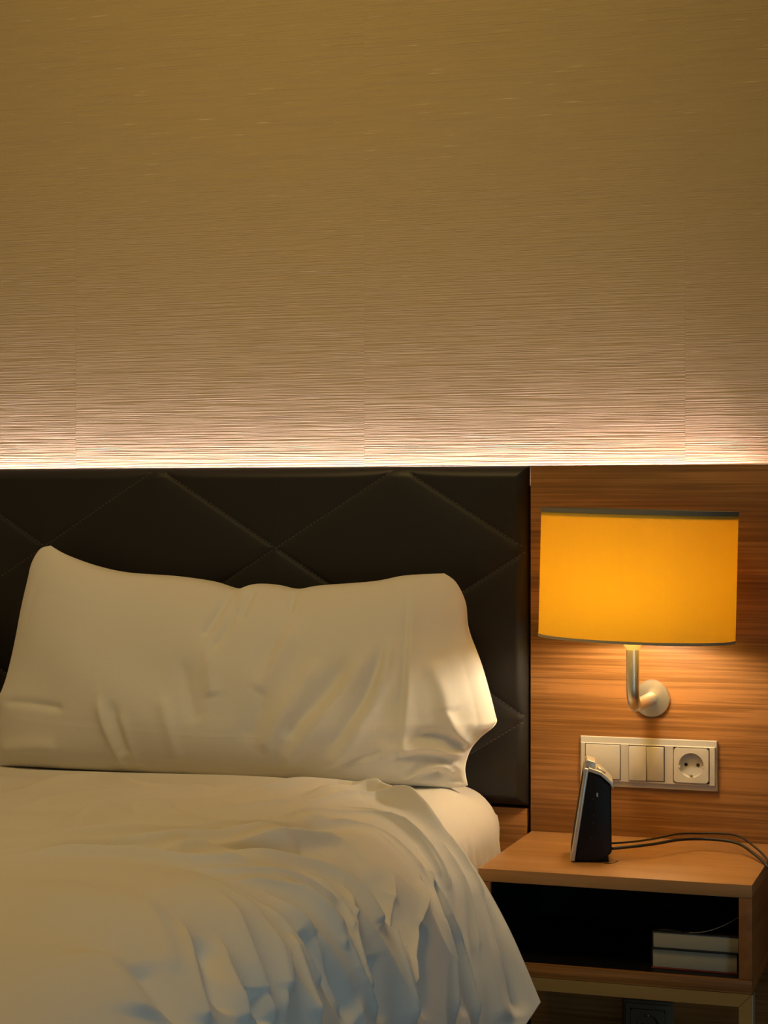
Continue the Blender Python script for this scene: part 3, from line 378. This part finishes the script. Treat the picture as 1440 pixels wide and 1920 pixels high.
PILLOW_FOLDS = [(-.007,.008,1.6,[[-.4671,-.0987,.9088],[-.4699,-.1211,.897],[-.4753,-.1383,.8836],[-.4825,-.1501,.8692],[-.4895,-.1586,.8554],[-.4952,-.1648,.8432],[-.5,-.1696,.8327]]),(-.005,.007,1.6,[[-.4671,-.0987,.9088],[-.456,-.127,.8914],[-.4517,-.1468,.8733],[-.4557,-.1583,.8551],[-.4655,-.1666,.8361],[-.4776,-.1741,.8159],[-.4902,-.1809,.7957]]),(-.006,.008,1.6,[[-.4296,-.1139,.9137],[-.4321,-.1278,.9015],[-.4349,-.14,.888],[-.4375,-.1498,.8738],[-.4398,-.1581,.8597]]),(-.006,.008,1.6,[[-.3642,-.0955,.9097],[-.3624,-.1149,.9019],[-.3616,-.1296,.8929],[-.3612,-.1394,.8832],[-.3604,-.1468,.8737]]),(.009,.016,1.8,[[-.2966,-.1741,.8089],[-.307,-.1804,.7845],[-.3212,-.1862,.7592],[-.3392,-.1908,.7329],[-.3579,-.1925,.7049],[-.3742,-.1894,.6755],[-.388,-.1822,.6461]]),(.009,.014,1.8,[[-.2121,-.1608,.8265],[-.2258,-.1702,.7987],[-.242,-.1787,.7708],[-.261,-.1856,.7438],[-.2818,-.19,.7178],[-.3035,-.1908,.6921],[-.3249,-.187,.6677],[-.3442,-.1795,.6463],[-.361,-.1701,.6279]]),(-.008,.014,1.8,[[-.2525,-.1709,.8094],[-.2634,-.1775,.7857],[-.2774,-.1837,.7618],[-.2954,-.1888,.7388],[-.3153,-.1923,.7166],[-.3346,-.1934,.695],[-.3525,-.1925,.674]]),(.008,.012,1.7,[[-.1853,-.1476,.8516],[-.1863,-.1581,.8199],[-.1893,-.1678,.7881],[-.1961,-.1761,.7575],[-.2083,-.1822,.728],[-.2263,-.1847,.6986],[-.248,-.1818,.6701],[-.27,-.174,.6448],[-.2907,-.1634,.6225]]),(-.008,.01,1.7,[[-.1964,-.1551,.8355],[-.2014,-.1653,.8039],[-.2098,-.1747,.7719],[-.2229,-.1823,.7406],[-.2407,-.1867,.7112],[-.2616,-.1869,.6839],[-.2841,-.1837,.6584]]),(.008,.016,1.8,[[-.3391,-.1562,.8571],[-.3525,-.1675,.8289],[-.3673,-.1774,.8],[-.3829,-.185,.7725],[-.3979,-.1906,.7476]]),(-.006,.016,1.8,[[-.3741,-.162,.8479],[-.3821,-.1719,.8201],[-.386,-.1808,.7896],[-.3857,-.1878,.7567],[-.3894,-.192,.7235],[-.4041,-.1922,.6918],[-.4272,-.189,.6623]]),(-.006,.005,1.4,[[-.1699,-.1045,.9257],[-.1667,-.1225,.8941],[-.1639,-.1384,.8599],[-.1619,-.1516,.8235],[-.1612,-.1625,.7865],[-.1622,-.1708,.7491],[-.1647,-.1737,.711],[-.1686,-.1694,.6724],[-.1735,-.1595,.6347]]),(.005,.009,1.6,[[-.1611,-.1108,.9174],[-.159,-.1262,.8859],[-.1568,-.1399,.853],[-.1546,-.1514,.8194],[-.1534,-.1612,.7851],[-.154,-.169,.7494],[-.1563,-.1725,.7129],[-.1599,-.1696,.6774],[-.1643,-.162,.6442]]),(.008,.01,1.6,[[-.6779,-.1867,.7384],[-.672,-.1884,.7138],[-.6655,-.1883,.6905],[-.6584,-.1856,.6699],[-.6515,-.1796,.6511],[-.6463,-.17,.6327],[-.6428,-.1581,.6145]]),(.006,.01,1.6,[[-.6358,-.1922,.7138],[-.6281,-.1888,.6853],[-.6221,-.1819,.6579],[-.6184,-.1716,.6346],[-.6163,-.1599,.6159]]),(-.006,.012,1.8,[[-.6564,-.1893,.7311],[-.6487,-.1899,.7064],[-.6411,-.1879,.6809],[-.635,-.1823,.6567],[-.6308,-.1743,.6349]]),(.006,.012,1.8,[[-.5653,-.1911,.7432],[-.5552,-.1927,.7184],[-.5463,-.1911,.6905],[-.5401,-.1839,.6603],[-.5367,-.172,.6299]]),(.006,.014,1.8,[[-.4812,-.1701,.8288],[-.4821,-.1773,.805],[-.481,-.1836,.7807],[-.4771,-.1885,.7581],[-.4715,-.1922,.7383]]),(-.005,.014,1.8,[[-.5323,-.1797,.8026],[-.5253,-.1854,.7746],[-.5168,-.1903,.7458],[-.5073,-.1938,.7186],[-.4978,-.1956,.6942]]),(-.006,.008,1.6,[[-.8823,-.1381,.7139],[-.8465,-.1532,.7154],[-.8102,-.1657,.7152],[-.7755,-.1749,.7131],[-.7435,-.1821,.7099]]),(.007,.014,1.8,[[-.8911,-.1322,.6273],[-.8581,-.146,.6367],[-.8239,-.1574,.6435],[-.79,-.1655,.6465],[-.7578,-.1714,.6466]]),(.01,.009,1.6,[[-.0954,-.1587,.7302],[-.0907,-.159,.7186],[-.0844,-.1573,.7066],[-.077,-.152,.6948],[-.0703,-.1429,.6839],[-.066,-.1316,.674],[-.0641,-.1193,.6652]]),(-.01,.009,1.6,[[-.1474,-.1726,.6839],[-.1275,-.1682,.6868],[-.1084,-.1624,.6872],[-.0918,-.1542,.6834],[-.0794,-.1436,.6759],[-.0717,-.1316,.6666],[-.0678,-.1191,.6572]]),(.01,.008,1.5,[[-.1811,-.1743,.6665],[-.158,-.1697,.669],[-.1361,-.1646,.6704],[-.1169,-.1583,.6693],[-.0999,-.1494,.6655],[-.084,-.1366,.6602],[-.0692,-.1205,.6541]]),(-.008,.007,1.5,[[-.1914,-.1692,.6487],[-.1674,-.1656,.6528],[-.1436,-.1607,.6546],[-.1224,-.1544,.6531],[-.1063,-.1476,.6497],[-.0956,-.1421,.6465],[-.0881,-.1381,.6443]]),(.008,.006,1.4,[[-.1812,-.1468,.6122],[-.1636,-.1496,.6204],[-.1453,-.151,.6286],[-.1277,-.1501,.6357],[-.1127,-.1471,.6396],[-.1016,-.143,.6393],[-.0946,-.1392,.6354],[-.0908,-.1366,.6295],[-.0887,-.1349,.6231]]),(-.009,.005,1.4,[[-.1601,-.1419,.6095],[-.1449,-.1447,.6163],[-.1298,-.1454,.6218],[-.116,-.1439,.6252],[-.1038,-.1411,.6272]]),(.006,.005,1.4,[[-.0919,-.1397,.6452],[-.0848,-.1351,.6404],[-.0787,-.1301,.6347],[-.0745,-.1259,.6285],[-.0721,-.1234,.6225]]),(-.006,.005,1.4,[[-.1072,-.1302,.6049],[-.0984,-.1331,.6117],[-.0894,-.1332,.6152],[-.081,-.1309,.6141],[-.0735,-.1274,.61]]),(.006,.018,1.8,[[-.2524,-.1742,.6426],[-.2305,-.175,.6502],[-.2088,-.1746,.6561],[-.1885,-.1721,.6582],[-.1707,-.1678,.6559],[-.1556,-.1628,.6508],[-.1424,-.1577,.6444]]),(-.007,.008,1.6,[[-.3017,-.1588,.6165],[-.2818,-.1664,.6285],[-.2618,-.1723,.6398],[-.2423,-.1757,.6489],[-.2238,-.1766,.6555],[-.2061,-.176,.66],[-.1892,-.1747,.6634]]),(.005,.014,1.8,[[-.128,-.148,.8103],[-.115,-.1503,.7875],[-.1031,-.1527,.764],[-.0939,-.1551,.7419],[-.0873,-.1574,.7223]])]
CABLES = [[[0.1753, -0.2, 0.5441], [0.2041, -0.17, 0.543], [0.2292, -0.13, 0.5424], [0.2534, -0.08, 0.5418], [0.2815, -0.05, 0.5395], [0.3143, -0.05, 0.5409], [0.3454, -0.07, 0.5419], [0.3745, -0.11, 0.5343], [0.3982, -0.15, 0.5237]], [[0.1773, -0.21, 0.538], [0.2079, -0.19, 0.5395], [0.2345, -0.16, 0.5398], [0.26, -0.12, 0.54], [0.2876, -0.09, 0.538], [0.32, -0.09, 0.5382], [0.3494, -0.1, 0.5359], [0.3759, -0.14, 0.5301], [0.4001, -0.18, 0.5214]]]

# duvet
nu, nv = 820, 560
U = np.linspace(0, 1, nu)**1.25*(7-1e-6); Vv = np.r_[np.linspace(0, 2, 60, endpoint=False), np.linspace(2, 10-1e-6, nv-60)]
B = duvet_base(U, Vv); N = grid_normals(B)
if N[nu//3, nv//3, 2] < 0: N = -N
D = ridges(B, N, DUVET_FOLDS)
bb = B
hang = np.clip((.60-bb[..., 2])/.2, 0, 1)
y_ = bb[..., 1]
D += hang*(.005*np.sin(y_*31+1.5*np.sin(y_*7)+bb[..., 2]*2))*np.clip((-y_-.5)/.3, 0, 1)
D += np.clip((.625-bb[..., 2])/.10, 0, 1)*.009*(1-np.abs(np.sin(y_*19+bb[..., 2]*5+1.2*np.sin(y_*5.3))))**2.2*np.clip((-y_-.50)/.2, 0, 1)
D += (1-hang)*.003*np.sin(y_*37+4*bb[..., 0]+1.2*np.sin(bb[..., 0]*7))
rim = np.clip(np.linspace(0, 1, nu)/.03, 0, 1)[:, None]
T = B+N*(D*(.5+.5*rim))[..., None]
Tin = B-N*(.012+.006*rim[..., None])+N*(D*(.5+.5*rim))[..., None]*.8
# keep the inside clear of the mattress
inn = Tin.copy()
def clear(Q, gap, s=.005):
    soft = lambda r, r0: r0+s*np.logaddexp(0, (r-r0)/s)
    x, z = Q[..., 0].copy(), Q[..., 2].copy(); r0 = .087+gap
    dx, dz = x+.118, z-.518; rr = np.sqrt(dx*dx+dz*dz)+1e-9; k = soft(rr, r0)/rr
    cor = (dx > 0) & (dz > 0)
    Q[..., 0] = np.where(cor, -.118+dx*k, np.where(dz <= 0, -.118+soft(dx, r0), x))
    Q[..., 2] = np.where(cor, .518+dz*k, np.where(dx <= 0, .518+soft(dz, r0), z))
clear(inn, .004); clear(T, .010)
du = grid_mesh('duvet', T, M_DUVET, back=inn)
tag(du, 'rumpled white duvet spread over the bed and hanging down its side', 'duvet')

# pillows
F, Bk = pillow_base(*PILLOW_OUTLINE, 420, 210, .085, .055)
Nn = grid_normals(F)
if Nn[200, 100, 1] > 0: Nn = -Nn
Dp = ridges(F, Nn, PILLOW_FOLDS)
s = np.linspace(0, 1, 420)[:, None]; t = np.linspace(0, 1, 210)[None, :]
edge = np.clip(np.minimum(np.minimum(s, 1-s)*2.4, np.minimum(t, 1-t))/.06, 0, 1)
Dp = Dp*edge+edge*(.0025*np.sin(F[..., 0]*22+F[..., 2]*13+1.5*np.sin(F[..., 2]*17)))
F2 = F+Nn*Dp[..., None]
pl = grid_mesh('pillow', F2, M_PILLOW, back=Bk)
tag(pl, 'white pillow standing upright against the headboard, its right end lit by the lamp', 'pillow')
OUT2 = [[(x*.86-1.03, .603+(z-.603)*.74) for x, z in L] for L in PILLOW_OUTLINE]
dx = -.898-max(p[0] for L in OUT2 for p in L)
OUT2 = [[(x+dx, z) for x, z in L] for L in OUT2]
F3, B3 = pillow_base(*OUT2, 120, 60, .07, .04)
F3[..., 1] += .015; B3[..., 1] += .015
tag(grid_mesh('pillow', F3, M_PILLOW, back=B3), 'white pillow just peeking in at the left edge behind the large one', 'pillow')

# ---------------------------------------------------------------- wall lamp
LX, LY = .2027, -.14
lamp = empty('wall_lamp', (.1996, 0, .741), 'lit wall lamp with wide yellow oval shade on a bent nickel arm', 'lamp')
lo = Vector((.1996, 0, .741))
T0 = Matrix.Translation(-lo)
obj('wall_plate', lathe(bmesh.new(), [(0, -.0005), (.0285, -.0005), (.0295, .001), (.0295, .0045), (.0285, .006), (0, .0085)], 64, Matrix.Rotation(PI/2, 4, 'X')), M_STEEL, lamp)
pts = [Vector((.1996, -.004, .741))]
R_ = .030
pts += [Vector((.1996-.0036*i/4, -.004-.106*i/4, .741)) for i in range(1, 5)]
for a in np.linspace(0, 90, 12)[1:]:
    r = math.radians(a); pts.append(Vector((.1955, -.110-R_*math.sin(r), .741+R_*(1-math.cos(r)))))
pts += [Vector((.1955, -.140, z)) for z in (.79, .81, .829)]
obj('arm', tube(bmesh.new(), [p-lo for p in pts], .0097, 24), M_STEEL, lamp, smooth=60)
hd = obj('bulb_holder', lathe(bmesh.new(), [(0, .828), (.0098, .828), (.0105, .830), (.0175, .8415), (.0175, .872), (.014, .876), (0, .876)], 32, Matrix.Translation(Vector((.1955, -.140, 0))-lo)), M_CREAM, lamp)
obj('bulb', lathe(bmesh.new(), [(0, .877), (.012, .877), (.015, .886), (.022, .905), (.023, .925), (.018, .943), (.008, .952), (0, .954)], 32, Matrix.Translation(Vector((.1955, -.140, 0))-lo)), M_BULB, lamp, smooth=180)
tilt = Matrix.Translation(Vector((LX, LY, .9425))-lo) @ Matrix.Rotation(math.radians(1.35), 4, 'Y')
ax, ay = .1490, .112
H = .0975
sh = obj('lamp_shade', lathe(bmesh.new(), [(1, -H), (1, H)], 96, tilt, ax, ay), M_SHADE, lamp, smooth=180)
def band(z0, z1, o):
    return lathe(bmesh.new(), [(1-.004, z0), (1+o, z0), (1+o, z1), (1-.004, z1)], 96, tilt, ax, ay, close=True)
obj('rim', band(H-.006, H+.0006, .006), M_RIM, sh); obj('rim', band(-H-.0006, -H+.0035, .006), M_RIM2, sh)
obj('top_diffuser', lathe(bmesh.new(), [(0, H-.012), (.992, H-.012), (.992, H-.009), (0, H-.009)], 64, tilt, ax, ay), M_CREAM, lamp)

# ---------------------------------------------------------------- switches and sockets
def socket_insert(bm, cx, cz, hw, yf, r=.0195, depth=.0100):
    # square face with a round opening and a cup behind it
    n = 48; circ = []; sq = []; cup = []
    for k in range(n):
        a = 2*PI*(k+.5)/n; c, s_ = math.cos(a), math.sin(a)
        circ.append(bm.verts.new((cx+r*c, yf, cz+r*s_)))
        q = hw/max(abs(c), abs(s_)); sq.append(bm.verts.new((cx+q*c, yf, cz+q*s_)))
        cup.append(bm.verts.new((cx+r*.93*c, yf+depth, cz+r*.93*s_)))
    back = [bm.verts.new((v.co.x, yf+depth+.001, v.co.z)) for v in sq]
    for k in range(n):
        j = (k+1) % n
        bm.faces.new((sq[k], sq[j], circ[j], circ[k])); bm.faces.new((circ[k], circ[j], cup[j], cup[k]))
        bm.faces.new((sq[j], sq[k], back[k], back[j]))
    bm.faces.new(cup)
    return bm
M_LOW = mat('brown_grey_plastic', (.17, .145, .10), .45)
def add_outlet(root, o, cx, cz, yf, M_SWITCH=M_SWITCH):
    ins = obj('socket_insert', socket_insert(bmesh.new(), cx-o.x, cz-o.z, .0272, yf-o.y), M_SWITCH, root)
    for s_ in (-1, 1):
        obj('pin_hole', lathe(bmesh.new(), [(0, 0), (.0028, 0), (.0028, .0008), (0, .0008)], 20,
            Matrix.Translation((cx+s_*.0095-o.x, yf+.0098-o.y, cz-o.z)) @ Matrix.Rotation(PI/2, 4, 'X')), M_DARK, ins)
        obj('guide_notch', bx(cx+s_*.0188-.0018-o.x, cx+s_*.0188+.0018-o.x, yf-.0004-o.y, yf+.006-o.y, cz-.0045-o.z, cz-.001-o.z, bev=.0004), M_SWITCH, ins)
        obj('earth_clip', bx(cx-.0018-o.x, cx+.0022-o.x, yf+.001-o.y, yf+.0075-o.y, cz+s_*.0172-.002-o.z, cz+s_*.0172+.0016-o.z, bev=.0004), M_BRASS, ins)
sw = empty('switch_panel', (.1946, 0, .638), 'three-gang pale switch and socket plate on the wood panel below the lamp', 'switch')
so = Vector((.1946, 0, .638))
def ring(bm, X0, X1, Z0, Z1, y0, y1, hx0, hx1, hz0, hz1, bev=.001):
    # a plate with a rectangular opening, swept as one frame profile
    def loop(x0, x1, z0, z1, y): return [bm.verts.new(p) for p in ((x0, y, z0), (x1, y, z0), (x1, y, z1), (x0, y, z1))]
    Ls = [loop(hx0, hx1, hz0, hz1, y1), loop(hx0, hx1, hz0, hz1, y0), loop(X0+bev, X1-bev, Z0+bev, Z1-bev, y0), loop(X0, X1, Z0, Z1, y0+bev), loop(X0, X1, Z0, Z1, y1)]
    for A, B_ in zip(Ls, Ls[1:]):
        for k in range(4): bm.faces.new((A[k], A[(k+1) % 4], B_[(k+1) % 4], B_[k]))
bm = bmesh.new(); ring(bm, -.109, .109, -.0395, .0395, -.0055, 0, .2352-so.x, .2924-so.x, .6103-so.z, .6665-so.z)
ring(bm, -.1075, .1065, -.0310, .0300, -.0095, -.0050, .2352-so.x, .2924-so.x, .6103-so.z, .6665-so.z)
obj('frame', bm, M_SWITCH2, sw)
def key(x0, x1, z0, z1, y=-.0125, tiltx=0):
    bm = bx(x0-so.x, x1-so.x, y, -.0090, z0-so.z, z1-so.z, bev=.0009)
    if tiltx: bmesh.ops.rotate(bm, cent=(0, -.0090, 0), matrix=Matrix.Rotation(tiltx, 3, 'X'), verts=bm.verts)
    return bm
g = bmesh.new()
for x0, x1 in ((.0945, .1517), (.1647, .2219)): box(g, x0-so.x, x1-so.x, -.0099, -.0093, .6103-so.z, .6665-so.z)
obj('shadow_gap', g, M_DARK, sw)
obj('blank_cover', key(.0956, .1508, .6112, .6657), M_SWITCH, sw)
obj('rocker', key(.1657, .1929, .6112, .6655, y=-.0145), M_SWITCH, sw)
obj('rocker', key(.1936, .2209, .6112, .6655, y=-.0128, tiltx=math.radians(5.0)), M_SWITCH, sw)
add_outlet(sw, so, .2638, .6384, -.0118)
ls = empty('wall_socket', (.195, 0, .222), 'single socket low on the wood panel, in shade under the nightstand', 'socket')
o2 = Vector((.195, 0, .222))
bm = bmesh.new(); ring(bm, -.040, .040, -.040, .040, -.0055, 0, -.0278, .0278, -.0278, .0278); ring(bm, -.036, .036, -.036, .036, -.0095, -.0050, -.0278, .0278, -.0278, .0278)
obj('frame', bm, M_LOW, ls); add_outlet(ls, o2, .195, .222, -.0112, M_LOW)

# ---------------------------------------------------------------- nightstand
ns = empty('nightstand', (.199, -.001, .366), 'brown veneered open nightstand mounted beside the bed', 'nightstand')
def nb(name, x0, x1, y0, y1, z0, z1, m, bev=.0008): return obj(name, bx(x0-.199, x1-.199, y0+.001, y1+.001, z0-.366, z1-.366, bev=bev), m, ns)
YF = -.3265
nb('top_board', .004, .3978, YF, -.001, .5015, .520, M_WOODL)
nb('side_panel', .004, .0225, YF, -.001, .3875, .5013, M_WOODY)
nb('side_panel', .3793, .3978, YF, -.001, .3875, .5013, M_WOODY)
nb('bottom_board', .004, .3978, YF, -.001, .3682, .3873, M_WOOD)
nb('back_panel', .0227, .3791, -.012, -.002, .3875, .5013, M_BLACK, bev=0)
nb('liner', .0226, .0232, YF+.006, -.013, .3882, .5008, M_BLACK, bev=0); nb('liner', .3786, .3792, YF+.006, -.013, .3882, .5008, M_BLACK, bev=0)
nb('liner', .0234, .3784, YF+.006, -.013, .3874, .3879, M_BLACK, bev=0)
def mitre(name, pts):   # front face outline in x,z; a square bar 20 mm deep
    bm = bmesh.new(); f = [bm.verts.new((x-.199, YF+.001, z-.366)) for x, z in pts]; b = [bm.verts.new((x-.199, YF+.021, z-.366)) for x, z in pts]
    bm.faces.new(f); bm.faces.new(b[::-1])
    for i in range(len(f)): j = (i+1) % len(f); bm.faces.new((f[j], f[i], b[i], b[j]))
    return obj(name, bm, M_FRAME, ns)
mitre('base_rail', [(.005, .3678), (.3970, .3678), (.3790, .3495), (.0230, .3495)])
mitre('base_leg', [(.3975, .3674), (.3975, 0), (.3795, 0), (.3795, .3492)])
mitre('base_leg', [(.0045, .3674), (.0225, .3492), (.0225, 0), (.0045, 0)])
obj('edge_strip', bx(.3977-.199, .3990-.199, YF+.001, YF+.021, -.366, .3670-.366), M_SILVER, ns)

# books in the niche
def book(x0, x1, y0, y1, z0, z1, label, cov, rot):
    cx, cy = (x0+x1)/2, (y0+y1)/2
    r = empty('book', (cx, cy, z0), label, 'book', (0, 0, rot)); w, d, h = (x1-x0)/2, (y1-y0)/2, z1-z0
    bm = bmesh.new(); box(bm, -w+.002, w-.001, -d+.001, d-.001, .0016, h-.0016, bev=.0012)
    obj('pages', bm, M_PAGES, r)
    obj('cover', bx(-w, w, -d, d, 0, .0014, bev=.0004), cov, r)
    obj('cover', bx(-w, w, -d, d, h-.0014, h, bev=.0004), M_COVER, r)
    bm = bmesh.new(); box(bm, -w-.001, -w+.0018, -d+.006, d, .001, h-.001, bev=.0008)
    obj('spine', bm, M_COVER, r)
    r['group'] = 'books in the nightstand'
    return r
book(.2525, .3745, -.300, -.110, .3880, .4165, 'thicker cream-paged book at the bottom of the stack in the nightstand', M_COVER_RED, 0)
book(.2535, .3770, -.303, -.105, .4168, .4415, 'thinner cream-paged book lying on top of the thicker one', M_COVER, 0)
# leaflet with a curling edge lying on the books
n1, n2 = 40, 20; sx = np.linspace(0, 1, n1)[:, None]+np.zeros((1, n2)); sy = np.linspace(0, 1, n2)[None]+np.zeros((n1, 1))
lx = .262+sx*.113; lz = .4424+.0012*np.sin(sx*14)*(sx < .4)+.026*np.clip((sx-.42)/.58, 0, 1)**1.8*(1-.35*sy)
ly = -.300+sy*.17
Lf = np.stack([lx, ly, lz], -1); Lb = Lf.copy(); Lb[..., 2] -= .0006
lf = grid_mesh('leaflet', Lf, M_COVER, back=Lb)
tag(lf, 'black leaflet with curled-up right edge on top of the books', 'leaflet')
# pale cut edge
e = obj('page_edge', tube(bmesh.new(), [(float(Lf[i, 0, 0]), float(Lf[i, 0, 1])-.0004, float(Lf[i, 0, 2])-.0002) for i in range(12, n1)], .00045, 5), M_PAGES, lf)

# ---------------------------------------------------------------- alarm clock
ck = empty('alarm_clock', (.150, -.2377, .520), 'black alarm clock with silver front and top, seen from its side on the nightstand', 'clock', (0, 0, math.radians(13)))
co = Vector((.150, -.2377, .520))
def prism(poly, y0, y1, bev=0, taper=0):
    bm = bmesh.new(); f = [bm.verts.new((x-co.x, y0-co.y, z-co.z)) for x, z in poly]; b = [bm.verts.new((x-co.x, y1-co.y, z-co.z)) for x, z in poly]
    bm.faces.new(f); bm.faces.new(b[::-1])
    for i in range(len(f)): j = (i+1) % len(f); bm.faces.new((f[j], f[i], b[i], b[j]))
    if bev: bmesh.ops.bevel(bm, geom=list(bm.edges), offset=bev, segments=3, affect='EDGES', profile=.5)
    return bm
Y0, Y1 = -.2377, -.1577
obj('body', prism([(.1285, .5225), (.1485, .6555), (.1668, .6475), (.1815, .6335), (.1825, .535), (.172, .5265), (.160, .5225)], Y0+.0008, Y1-.0008, bev=.003), M_BLACK, ck, smooth=50)
obj('bezel', prism([(.1213, .5215), (.1282, .5215), (.1492, .6580), (.1425, .6600)], Y0-.0004, Y1+.0004, bev=.0022), M_SILVER, ck, smooth=50)
obj('screen', prism([(.1229, .5330), (.1235, .5330), (.1415, .6500), (.1409, .6500)], Y0+.008, Y1-.008), M_BLACK, ck)
obj('top_cover', prism([(.1480, .6545), (.1486, .6600), (.1675, .6535), (.1845, .6380), (.1850, .6300), (.1832, .6300), (.1825, .6355), (.1665, .6495)], Y0+.0002, Y1-.0002, bev=.0006), M_SILVER, ck, smooth=50)
obj('snooze_button', prism([(.1440, .6600), (.1443, .6685), (.1470, .6705), (.1590, .6665), (.1590, .6570), (.1490, .6590)], Y0+.012, Y1-.012, bev=.0012), M_SILVER, ck, smooth=50)
obj('dial', lathe(bmesh.new(), [(0, 0), (.0075, 0), (.0075, .0045), (.0065, .0058), (0, .0058)], 28, Matrix.Translation(Vector((.1655, Y0+.022, .6510))-co) @ Matrix.Rotation(math.radians(35), 4, 'Y')), M_SILVER, ck)
obj('side_switch', bx(.1600-co.x, .1622-co.x, Y0-.0008-co.y, Y0+.002-co.y, .6175-co.z, .6235-co.z, bev=.0005), M_SILVER, ck)
for (x, z) in ((.1555, .6140), (.1562, .5900), (.1553, .5790), (.1530, .5580)):
    obj('jack', lathe(bmesh.new(), [(0, -.0006), (.0012, -.0006), (.0014, .001), (0, .001)], 12, Matrix.Translation(Vector((x, Y0+.001, z))-co) @ Matrix.Rotation(PI/2, 4, 'X')), M_DARK, ck)
obj('foot', bx(.150-co.x, .178-co.x, Y0+.012-co.y, Y1-.012-co.y, 0, .0075, bev=.001), M_BLACK, ck)
obj('foot', bx(.1235-co.x, .130-co.x, Y0+.010-co.y, Y1-.010-co.y, 0, .0035, bev=.0005), M_BLACK, ck)
# the two leads
def spline(P, n=10):
    P = np.array(P); return [tuple(p) for p in catmull(P, np.linspace(0, len(P)-1-1e-6, (len(P)-1)*n))]
for P, lab, r in ((CABLES[0], 'thin dark cable arching from the clock, the upper of two, back by the panel', .0016), (CABLES[1], 'thicker dark cable running from the clock in front of the thin one', .0023)):
    P = [list(p) for p in P]
    P += [[.412, P[-1][1]-.008, .500], [.418, P[-1][1]-.012, .44], [.420, P[-1][1]-.01, .30], [.425, P[-1][1], .12], [.43, P[-1][1]+.03, .006], [.45, P[-1][1]+.06, .004]]
    tag(obj('cable', tube(bmesh.new(), spline(P), r, 8), M_CABLE, smooth=180), lab, 'cable')
tag(obj('wire_aerial', tube(bmesh.new(), spline([(.168, -.236, .5222), (.176, -.241, .5212), (.183, -.238, .5216), (.188, -.231, .5225), (.191, -.228, .524)]), .0006, 6), M_CABLE, smooth=180), 'short thin red-brown wire end sticking out under the clock', 'wire')
